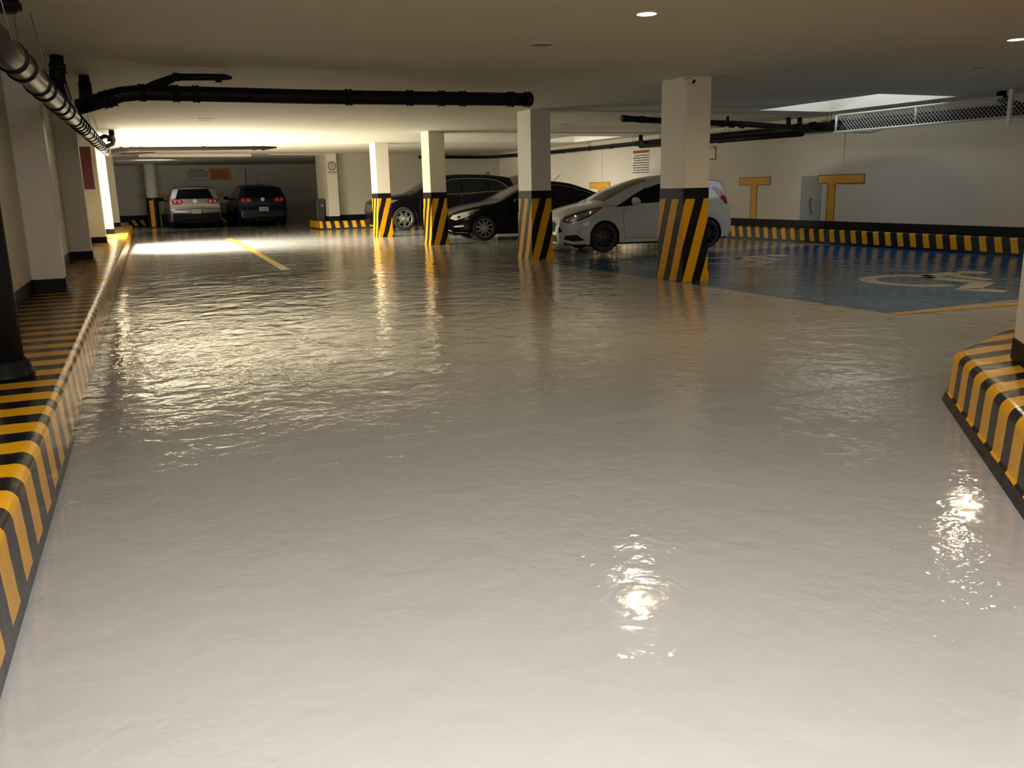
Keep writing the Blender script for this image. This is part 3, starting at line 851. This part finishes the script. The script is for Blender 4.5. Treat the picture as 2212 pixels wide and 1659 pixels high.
# --- black wagon (tall)
suv = dict(L=4.95, W=1.93, Ra=.40, zc=.385, axles=(.93, 3.80), tumble=.28, r=.09, fn=.9, ft=.22, rn=.5, rt=.12, crown=.03,
    T=[(0, .72), (.03, .86), (.12, .94), (.4, 1.02), (.9, 1.09), (1.25, 1.13), (1.35, 1.16), (1.8, 1.42), (2.15, 1.60), (2.5, 1.68), (3.0, 1.71), (3.8, 1.69), (4.45, 1.62), (4.62, 1.58), (4.66, 1.50), (4.80, 1.20), (4.88, 1.08), (4.95, .75)],
    belt=[(0, .9), (.6, 1.0), (1.3, 1.06), (2.5, 1.11), (3.8, 1.16), (4.6, 1.20), (4.95, 1.05)],
    sill=[(0, .30), (.3, .26), (.9, .27), (3.2, .27), (4.4, .31), (4.95, .40)])
c = Car('wagon_car', 'tall black wagon with chrome window frame parked behind the black sedan', suv, 'carblack2')
c.patch('windscreen', [(1.40, -.70), (1.8, -.66), (2.18, -.60), (2.18, .60), (1.8, .66), (1.40, .70)], 'T', 'glasslight', .006)
c.patch('side_window', [(1.75, 1.10), (2.0, 1.30), (2.3, 1.47), (2.6, 1.55), (2.85, 1.57), (2.85, 1.13)], 'L', 'glass', .006, both=True)
c.patch('side_window', [(2.92, 1.13), (2.92, 1.57), (3.5, 1.56), (3.78, 1.54), (3.78, 1.17)], 'L', 'glass', .006, both=True)
c.patch('side_window', [(3.84, 1.18), (3.84, 1.535), (4.1, 1.49), (4.36, 1.36), (4.50, 1.22)], 'L', 'glass', .006, both=True)
c.line('chrome_strip', [(1.70, 1.095), (2.0, 1.33), (2.3, 1.49), (2.6, 1.57), (3.0, 1.59), (3.7, 1.575), (4.12, 1.51), (4.40, 1.37), (4.56, 1.20)], 'L', 'chrome', .018, .006, both=True)
c.line('chrome_strip', [(1.7, 1.09), (2.8, 1.11), (4.4, 1.18)], 'L', 'chrome', .012, .006, both=True)
c.patch('headlight', [(.06, .84), (.20, .80), (.56, .87), (.78, .96), (.55, .97), (.12, .93)], 'L', 'lens', .006, cell=.05, both=True)
c.patch('grille', [(-.45, .58), (.45, .58), (.52, .84), (-.52, .84)], 'F', 'chrome', .006)
c.patch('fog_lamp', [(.12, .50), (.30, .51), (.30, .58), (.12, .57)], 'L', 'chrome', .006, cell=.05, both=True)
c.line('door_gap', [(1.50, 1.06), (1.44, .7), (1.50, .40), (2.88, .38), (2.88, 1.12)], 'L', 'ink', .006, both=True)
c.line('roof_rail', [(2.3, 1.60), (3.0, 1.64), (4.3, 1.60)], 'L', 'trim', .03, .02, both=True)
c.patch('rear_window', [(-.55, 1.24), (.55, 1.24), (.5, 1.46), (-.5, 1.46)], 'B', 'glass', .006)
c.patch('tail_light', [(4.62, 1.02), (4.90, .98), (4.86, 1.12), (4.72, 1.16)], 'L', 'redlens', .006, both=True)
link('fin_antenna', tube(bmesh.new(), [(4.0, 0, 1.70), (4.12, 0, 1.78), (4.18, 0, 1.72)], [.01, .02, .02], 8), 'trim', c.root)
c.mirror(1.80, 1.10, 'carblack2'); c.wheels(7, 'alloy', .375, .26, style='twin')
local_place(c, (8.89, 28.0), math.radians(-4), 1.06)

# --- two hatchbacks seen from behind (nose towards the back wall)
golf = dict(L=4.15, W=1.76, Ra=.35, zc=.32, axles=(.85, 3.43), tumble=.34, r=.09, fn=.6, ft=.2, rn=.35, rt=.07, crown=.035,
    T=[(0, .6), (.03, .70), (.15, .78), (.7, .92), (1.15, 1.0), (1.7, 1.28), (2.1, 1.43), (2.5, 1.48), (3.2, 1.46), (3.72, 1.40), (3.82, 1.38), (3.84, 1.34), (3.98, 1.04), (4.03, .98), (4.06, .70), (4.08, .66), (4.15, .62), (4.152, .58)],
    belt=[(0, .75), (1.1, .93), (2.5, .98), (3.6, 1.02), (4.0, .98), (4.15, .9)],
    sill=[(0, .2), (.9, .2), (3.2, .2), (3.9, .24), (4.15, .28)])
golf['L'] = 4.152
def rear_car(label, paint, plate_z, style):
    c = Car('hatchback_car', label, golf, paint)
    c.patch('rear_window', [(-.64, 1.03), (.64, 1.03), (.60, 1.13), (.50, 1.37), (-.50, 1.37), (-.60, 1.13)], 'B', 'glass', .006)
    c.patch('windscreen', [(1.20, -.6), (2.05, -.5), (2.05, .5), (1.20, .6)], 'T', 'glass', .006)
    c.patch('side_window', [(1.55, 1.0), (2.1, 1.33), (2.5, 1.38), (2.5, 1.02)], 'L', 'glass', .006, both=True)
    c.patch('side_window', [(2.57, 1.02), (2.57, 1.38), (3.3, 1.35), (3.6, 1.12), (3.5, 1.05)], 'L', 'glass', .006, both=True)
    for sg in (-1, 1):
        u0 = .60
        el = [(sg*(u0+.20*math.cos(2*PI*k/18)), .94+.092*math.sin(2*PI*k/18)) for k in range(18)]
        tl = c.patch('tail_light', el, 'B', 'redlens', .008, cell=.06)
        for du, rr, mm in ((-.085, .05, 'pinklens'), (.075, .045, 'pinklens')):
            c.patch('lamp_ring', [(sg*(u0+du)+rr*math.cos(2*PI*k/12), .94+rr*math.sin(2*PI*k/12)) for k in range(12)], 'B', mm, .012, cell=.06)
    c.patch('lower_bumper', [(-.80, .20), (.80, .20), (.84, .54), (-.84, .54)], 'B', 'trim' if style else paint, .008)
    c.line('bumper_line', [(-.82, .69), (0, .69), (.82, .69)], 'B', 'ink', .014, .004)
    e = c.patch('emblem', [(.068*math.cos(2*PI*k/20), .96+.068*math.sin(2*PI*k/20)) for k in range(20)], 'B', 'chrome', .008, cell=.05, th=.008)
    for pts in ([(-.045, .99), (-.02, .96), (0, .985), (.02, .96), (.045, .99)], [(-.05, .96), (-.025, .915), (0, .95), (.025, .915), (.05, .96)]):
        c.line('emblem_stroke', pts, 'B', 'ink', .014, .018)
    u = (0, .10)[0]
    c.patch('plate_frame', [(-.20, plate_z-.09), (.20, plate_z-.09), (.20, plate_z+.09), (-.20, plate_z+.09)], 'B', 'ink', .012, cell=.1)
    pl_ = c.patch('number_plate', [(-.165, plate_z-.065), (.165, plate_z-.065), (.165, plate_z+.065), (-.165, plate_z+.065)], 'B', 'plate', .020, cell=.1)
    for k in range(6):
        uu = -.12+k*.046
        c.patch('plate_character', [(uu, plate_z-.025), (uu+.026, plate_z-.025), (uu+.026, plate_z+.03), (uu, plate_z+.03)], 'B', 'greypaint', .024, cell=.1)
    c.mirror(1.55, .98, 'trim'); c.wheels(8, 'blackalloy', .32, .21)
    return c
GS = 1.15
c = rear_car('silver hatchback seen from behind, under the two wall notices', 'silver', .59, True)
c.place((3.28, 38.9+4.15*GS-.9, .004), 0, GS); c.root.rotation_euler = (0, 0, math.radians(-90))
c.root.location = (3.05, 38.3+4.15*GS-.95, .004)
c = rear_car('dark blue hatchback seen from behind, right of the silver one', 'carblue', .60, False)
p, n = c.hit('T', 3.2, 0)
link('antenna', tube(bmesh.new(), [p, p+Vector((.12, 0, .26))], .007, 6), 'trim', c.root)
c.place((5.74, 38.3+4.15*GS-.95, .004), math.radians(-90), GS)

# ------------------------------------------------------------------ pipes
def coupling(parent, a, b, r, w=.09, m='pipe', name='coupling'):
    """thicker sleeve centred on point A, along direction B"""
    a = Vector(a); d = Vector(b).normalized()
    bm = bmesh.new(); tube(bm, [a-d*w/2, a-d*w*.38, a-d*w*.36, a+d*w*.36, a+d*w*.38, a+d*w/2], [r*1.16, r*1.16, r*1.08, r*1.08, r*1.16, r*1.16], 16)
    return link(name, bm, m, parent)
def hanger(parent, p, r, name='hanger'):
    bm = bmesh.new(); p = Vector(p)
    for dx in (-.05, .05): tube(bm, [p+Vector((0, dx, 0)), Vector((p.x, p.y+dx*1.3, CEIL))], .005, 5)
    return link(name, bm, 'pipe', parent)
def arc_pts(a, b, c, n=6):
    a, b, c = Vector(a), Vector(b), Vector(c)
    return [a*(1-t)**2+b*2*t*(1-t)+c*t*t for t in [k/n for k in range(n+1)]]
def lerp3(a, b, t): return Vector(a)*(1-t)+Vector(b)*t

# main drain along the left wall, falling towards the camera
A, B = (-.53, 5.0, 2.17), (.04, 24.2, 2.40)
LA, LB = (-.515, 4.6, 2.135), (.04, 24.2, 2.40)
t = empty('drain_pipe', LA); tag(t, 'long jointed metal drain pipe hanging above the left walkway', 'pipe')
def rel(p): return Vector(p)-Vector(LA)
link('pipe_run', tube(bmesh.new(), [rel(lerp3(LA, LB, k/12)) for k in range(13)], .088, 18), 'metalpipe', t)
dv = Vector(LB)-Vector(LA)
for f_ in (.02, .085, .11, .16, .185, .235, .265, .30, .36, .385, .41, .435, .46, .52, .56, .60, .64, .68, .72, .77, .86, .95):
    coupling(t, rel(lerp3(LA, LB, f_)), dv, .088, .035 if .37 < f_ < .45 else .045, 'pipe')
for f_ in (.05, .16, .27, .48, .64, .82):
    p = rel(lerp3(LA, LB, f_)); bm = bmesh.new()
    tube(bm, [p+Vector((-.09, 0, 0)), p+Vector((-.09, .03, CEIL-LA[2]-p.z))], .004, 5); tube(bm, [p+Vector((.09, 0, 0)), p+Vector((.02, .03, CEIL-LA[2]-p.z))], .004, 5)
    link('hanger', bm, 'steel', t)

# vertical stack at the left edge
t = empty('standpipe', (-.66, 5.42, .33)); tag(t, 'thick black vertical pipe with a flanged foot at the left edge', 'pipe')
link('pipe_run', tube(bmesh.new(), [(0, 0, 0), (0, 0, 1.0), (0, 0, 2.34)], .105, 28), 'pipe', t)
link('foot_flange', lathe(bmesh.new(), [(0, .10), (.115, .10), (.13, .09), (.14, .03), (.15, .02), (.15, .0), (0, 0)], 'z', 28), 'pipe', t)

t = empty('pipe_stub', (-.52, 7.05, 2.55)); tag(t, 'short black pipe stub under the ceiling at the top left corner', 'pipe')
link('stub', tube(bmesh.new(), [(0, 0, .135), (0, 0, .03), (0, 0, 0)], [.095, .095, .07], 18), 'pipe', t)
link('collar', tube(bmesh.new(), [(0, 0, .02), (0, 0, .06)], .108, 18), 'pipe', t)
# wide black branch pipe crossing the ceiling
def P(x, z, y=10.9): return (x, y, z)
t = empty('branch_pipe', P(-.05, 2.36)); o0 = Vector(P(-.05, 2.36)); tag(t, 'wide black pipe crossing the ceiling in front of the pillars', 'pipe')
pts = [P(-.22, 2.30, 11.0), P(.0, 2.36), P(.22, 2.43), P(.42, 2.455), P(1.2, 2.455), P(2.4, 2.455), P(4.0, 2.472), P(5.36, 2.488)]
link('pipe_run', tube(bmesh.new(), [Vector(p)-o0 for p in pts], .085, 18), 'pipe', t)
for x in (.44, .80, 1.02, 2.82, 3.62, 4.05, 4.35, 5.05, 5.30):
    coupling(t, Vector(P(x, 2.455+max(0, x-2.4)*.011))-o0, (1, 0, .01), .088, .07)
for x in (.05, .12): coupling(t, Vector(P(x, 2.37+(x-.05)*.3))-o0, (1, 0, .3), .088, .07)
link('side_branch', tube(bmesh.new(), [Vector(p)-o0 for p in (P(.46, 2.47), P(.62, 2.55), P(.80, 2.60, 10.6), P(1.32, 2.615, 10.6), P(1.40, 2.61, 10.6))], [.06, .055, .04, .035, .015], 12), 'pipe', t)
for x in (.62, .80, 1.25): coupling(t, Vector(P(x, 2.60 if x > .7 else 2.55, 10.6 if x > .7 else 10.9))-o0, (1, 0, 0), .042, .06)
link('riser', tube(bmesh.new(), [Vector(p)-o0 for p in ((-.33, 10.2, 2.30), (-.36, 9.9, 2.47), (-.34, 9.9, 2.68))], [.07, .075, .06], 14), 'pipe', t)
link('riser', tube(bmesh.new(), [Vector(p)-o0 for p in (P(-.14, 2.36), P(-.14, 2.52, 11.4), P(-.14, 2.685, 11.4))], [.07, .07, .055], 14), 'pipe', t)
coupling(t, Vector((-.345, 9.9, 2.56))-o0, (0, 0, 1), .07, .08); coupling(t, Vector(P(-.14, 2.56, 11.4))-o0, (0, 0, 1), .065, .08)

# far pipe crossing near the bright bay
t = empty('branch_pipe', (.1, 24.4, 2.42)); o0 = Vector((.1, 24.4, 2.42)); tag(t, 'thin far pipe crossing the brightly lit ceiling beyond', 'pipe')
link('pipe_run', tube(bmesh.new(), [Vector(p)-o0 for p in ((.02, 24.2, 2.39), (.25, 24.4, 2.46), (.6, 24.5, 2.51), (2.4, 24.5, 2.525), (4.0, 24.5, 2.54), (4.25, 24.5, 2.55))], [.08, .075, .05, .05, .045, .02], 14), 'farpipe', t)
for x in (.35, .60, .82, 2.35, 3.65, 3.88): coupling(t, Vector((x, 24.5, 2.51 if x < 2 else 2.53))-o0, (1, 0, .01), .052, .09, 'farpipe')
link('side_branch', tube(bmesh.new(), [Vector(p)-o0 for p in ((.1, 24.6, 2.38), (.5, 24.7, 2.40), (1.15, 24.8, 2.44))], [.05, .035, .012], 10), 'farpipe', t)
t = empty('pipe_trap', (-.02, 20.2, 2.45)); tag(t, 'looped trap fitting beside the far end of the metal pipe', 'pipe')
link('elbow', tube(bmesh.new(), [(-.10, 0, -.02), (-.06, .0, .07), (.02, 0, .11), (.10, 0, .09), (.10, 0, .0)], .045, 12), 'pipe', t)
link('elbow', tube(bmesh.new(), [(.16, 0, .14), (.18, 0, .04), (.15, 0, -.05), (.04, 0, -.10), (-.06, 0, -.10)], .05, 12), 'metalpipe', t)
link('riser', tube(bmesh.new(), [(.16, 0, .13), (.16, 0, .235)], .055, 12), 'pipe', t)

# pipes on the right
t = empty('wall_pipe', (13.6, 12.0, 2.40)); o0 = Vector((13.6, 12, 2.40)); tag(t, 'long black pipe running high along the right wall', 'pipe')
link('pipe_run', tube(bmesh.new(), [Vector(p)-o0 for p in ((10.6, 31.2, 2.54), (12.0, 31.2, 2.53), (13.35, 31.2, 2.52), (13.6, 30.9, 2.52), (13.6, 26, 2.47), (13.6, 20, 2.465), (13.6, 16.5, 2.43), (13.6, 14, 2.41), (13.6, 8.2, 2.37))], [.06, .06, .06, .06, .06, .06, .075, .095, .095], 14), 'pipe', t)
for y, r in ((28.4, .06), (26.9, .06), (25.3, .06), (23.6, .06), (22.3, .06), (20.9, .062), (17.1, .075), (15.4, .08), (14.7, .09), (14.2, .095), (13.6, .095)):
    coupling(t, Vector((13.6, y, 2.465 if y > 18 else 2.43))-o0, (0, 1, 0), r, .11)
for y in (23.6, 21.1, 17.0, 13.75, 11.2): hanger(t, Vector((13.6, y, 2.47))-o0+Vector((0, 0, 0)), .06)
for o in [ch for ch in t.children if ch.name.startswith('hanger')]:
    for v in o.data.vertices:
        if v.co.z > .1: v.co.z = CEIL-2.40
t = empty('wall_pipe', (13.5, 16.0, 2.35)); o0 = Vector((13.5, 16, 2.35)); tag(t, 'second black pipe below the long one on the right wall', 'pipe')
link('pipe_run', tube(bmesh.new(), [Vector(p)-o0 for p in ((13.42, 20.5, 2.37), (13.42, 17, 2.32), (13.42, 14.3, 2.30))], .055, 12), 'pipe', t)
link('riser', tube(bmesh.new(), [Vector(p)-o0 for p in ((13.5, 20.3, 2.40), (13.5, 20.6, 2.52), (13.5, 20.6, 2.68))], .06, 12), 'pipe', t)
coupling(t, Vector((13.42, 17.0, 2.32))-o0, (0, 1, 0), .057, .12)
t = empty('branch_pipe', (8.8, 14.1, 2.52)); o0 = Vector((8.8, 14.1, 2.52)); tag(t, 'black pipe crossing behind the top of the nearest pillar', 'pipe')
link('pipe_run', tube(bmesh.new(), [Vector(p)-o0 for p in ((8.75, 14.0, 2.53), (9.6, 14.0, 2.50), (11.5, 14.0, 2.46), (13.6, 14.0, 2.37))], .055, 14), 'pipe', t)
for x in (8.82, 9.2, 11.05, 11.3, 11.55, 13.0, 13.2): coupling(t, Vector((x, 14.0, 2.53-(x-8.75)*.033))-o0, (1, 0, -.03), .057, .09)
for x in (12.75, 13.05): link('riser', tube(bmesh.new(), [Vector((x, 14.0, 2.42))-o0, Vector((x, 14.0, 2.60))-o0], .05, 12), 'pipe', t)
link('riser', tube(bmesh.new(), [Vector((11.2, 14.0, 2.46))-o0, Vector((11.2, 14.0, 2.60))-o0], .03, 12), 'pipe', t)
# black elbow at the right end of the cage
t = empty('wall_pipe', (13.45, 9.75, 2.5)); tag(t, 'black pipe elbow dropping from the ceiling at the cage end', 'pipe')
link('elbow', tube(bmesh.new(), [(0, .1, .18), (0, .08, .08), (.02, -.05, -.02), (.03, -.25, -.10)], .075, 14), 'pipe', t)

# mesh cage around the pipe
t = empty('pipe_cage', (13.15, 13.1, 2.25)); tag(t, 'white pipe guard frame with wire mesh high on the right wall', 'frame')
y1, y0, zb_, zt_ = 0.0, -3.65, 0.0, .315
def rail(name, a, b, r=.018): link(name, tube(bmesh.new(), [a, b], r, 8), 'cage', t)
rail('bottom_rail', (0, y1+.05, zb_), (0, y0, zb_), .020); rail('top_rail', (0, y1-.03, zt_), (0, y0+.16, zt_), .018)
rail('post', (0, y1, zb_), (0, y1, zt_), .022); rail('post', (0, -1.86, zb_), (0, -1.86, zt_), .016)
link('post', nbox(-.03, .03, y0-.03, y0+.03, -.14, .42), 'cage', t)
rail('wall_bracket', (0, y1, zb_), (.93, y1, zb_), .014); rail('wall_bracket', (0, y0, zb_), (.93, y0, zb_), .014)
bm = bmesh.new(); stp = .075; yy = y0-1.2
while yy < y1-.31+.31:
    for sg in (1, -1):
        a, b = Vector((0, yy, 0)), Vector((0, yy+.30, .30))
        if sg < 0: a, b = Vector((0.004, yy+.30, 0)), Vector((.004, yy, .30))
        if max(a.y, b.y) <= y1: tube(bm, [a, b], .0055, 4, cap=False)
    yy += stp
link('wire_mesh', bm, 'wire', t)

# ------------------------------------------------------------------ ceiling lamps and discs
def downlight(x, y, on, label, r=.078):
    t = empty('downlight', (x, y, CEIL)); tag(t, label, 'lamp')
    link('rim', lathe(bmesh.new(), [(r, -.001), (r+.004, -.012), (r+.02, -.008), (r+.024, .0)], 'z', 28), 'rim', t)
    link('diffuser', lathe(bmesh.new(), [(0, -.010), (r*.6, -.010), (r, -.004)], 'z', 24), 'lampon' if on else 'lampoff', t)
    return t
for x, y, lb in ((4.166, 6.29, 'lit warm downlight above the floor centre'), (8.61, 6.20, 'lit warm downlight at the right edge of the ceiling'), (13.0, 6.1, 'lit warm downlight close to the right wall')):
    t = downlight(x, y, True, lb)
    l = bpy.data.lights.new('lamp_light', 'SPOT'); l.energy = 76; l.color = (1, .74, .42); l.spot_size = math.radians(176); l.spot_blend = .35; l.shadow_soft_size = .06
    o = bpy.data.objects.new('lamp_light', l); COL.objects.link(o); o.location = (x, y, CEIL-.03)
for x, y, r, lb in ((4.03, 7.94, .11, 'faint unlit disc on the ceiling behind the left lit lamp'), (10.26, 7.86, .10, 'dark unlit disc on the ceiling before the large skylight'),
                    (3.57, 11.95, .14, 'unlit disc on the ceiling above the wide black pipe'), (1.70, 17.2, .14, 'unlit disc on the ceiling left of the bright bay'),
                    (9.37, 17.4, .11, 'small unlit disc on the ceiling before the far skylight'), (3.60, 22.7, .10, 'unlit disc lost in the brightest part of the ceiling')):
    downlight(x, y, False, lb, r)

# ------------------------------------------------------------------ notices, cabinet, bin
def text_rows(parent, x, ya, yb, za, zb, rows, m='ink', axis='x', seed=1):
    """rows of small word blocks too small to read"""
    rnd = random.Random(seed); bm = bmesh.new(); h = (zb-za)/rows
    for r_ in range(rows):
        p = ya+.02; z = zb-h*(r_+.5)
        while p < yb-.04:
            w = rnd.uniform(.03, .10)
            if p+w > yb-.02: break
            if axis == 'x': box(bm, x-.002, x, p, p+w, z-h*.25, z+h*.25)
            else: box(bm, p, p+w, x-.002, x, z-h*.25, z+h*.25)
            p += w+.022
    return link('lettering', bm, m, parent)
t = empty('rules_notice', (XR-.0015, 21.5, 1.98)); tag(t, 'white rules notice with a red heading above the white hatchback', 'sign')
link('board', nbox(-.006, .001, -.46, .46, -.34, .34), 'paper', t)
link('heading', nbox(-.009, -.005, -.44, .40, .25, .33), 'redink', t)
text_rows(t, -.007, -.45, .45, -.33, .22, 8, seed=3)
t = empty('small_notice', (XR-.0015, 18.25, 2.08)); tag(t, 'small red framed notice half hidden behind the nearest pillar', 'sign')
link('board', nbox(-.005, .001, -.22, .22, -.17, .17), 'redink', t)
link('face', nbox(-.009, -.004, -.18, .18, -.14, .09), 'paper', t)
link('lettering', nbox(-.009, -.004, -.14, .14, .10, .15), 'paper', t)
t = empty('rules_notice', (3.73, YB-.0015, 2.23)); tag(t, 'faded white rules notice on the back wall above the silver hatchback', 'sign')
link('board', nbox(-.50, .47, -.008, .001, -.24, .29), 'paper', t)
text_rows(t, -.009, -.49, .46, -.12, .20, 6, axis='y', seed=5); text_rows(t, -.0095, -.40, .30, .20, .29, 1, axis='y', seed=8)
text_rows(t, -.009, -.46, .44, -.24, -.18, 1, axis='y', seed=9)
t = empty('orange_notice', (4.73, YB-.0015, 2.27)); tag(t, 'orange notice board beside the white rules notice on the back wall', 'sign')
link('board', nbox(-.50, .46, -.010, .001, -.26, .27), 'orangesign', t)
text_rows(t, -.0105, -.42, .38, -.2, .2, 5, m='redink', axis='y', seed=11)
t = empty('fire_cabinet', (-.41, 20.55, 1.93)); tag(t, 'dark red fire hose cabinet on the left wall', 'cabinet')
link('cabinet_body', nbox(-.24, .10, 0, .30, -.44, .44, bev=.008), 'red', t)
link('cabinet_door', nbox(-.235, .085, -.018, .002, -.43, .43, bev=.006), 'red', t)
link('hinge', nbox(.086, .105, -.010, .02, .33, .39), 'red', t)

t = empty('waste_bin', (6.94, 31.95, .30)); tag(t, 'dark grey waste bin with a recycling mark beside the speed sign pillar', 'bin')
bm = bmesh.new(); prism(bm, rrect(-.165, .165, -.15, .15, .04), 0, .70)
for v in bm.verts:
    if v.co.z < .1: v.co.x *= .86; v.co.y *= .86
link('bin_body', bm, 'bin', t)
bm = bmesh.new(); prism(bm, rrect(-.18, .18, -.165, .165, .05), .70, .76); prism(bm, rrect(-.15, .15, -.13, .13, .05), .76, .80)
link('lid', bm, 'bin', t)
bm = bmesh.new()
for k in range(3):
    a0 = PI/2+2*PI*k/3+.25; a1 = PI/2+2*PI*(k+1)/3-.25; c0 = Vector((.05+.045*math.cos(a0), -.16, .56+.045*math.sin(a0))); c1 = Vector((.05+.045*math.cos(a1), -.16, .56+.045*math.sin(a1)))
    tube(bm, [c0, c1], .010, 6); d = (c1-c0).normalized(); tube(bm, [c1-d*.002, c1+d*.02], [.020, .002], 6)
link('recycling_mark', bm, 'plate', t)
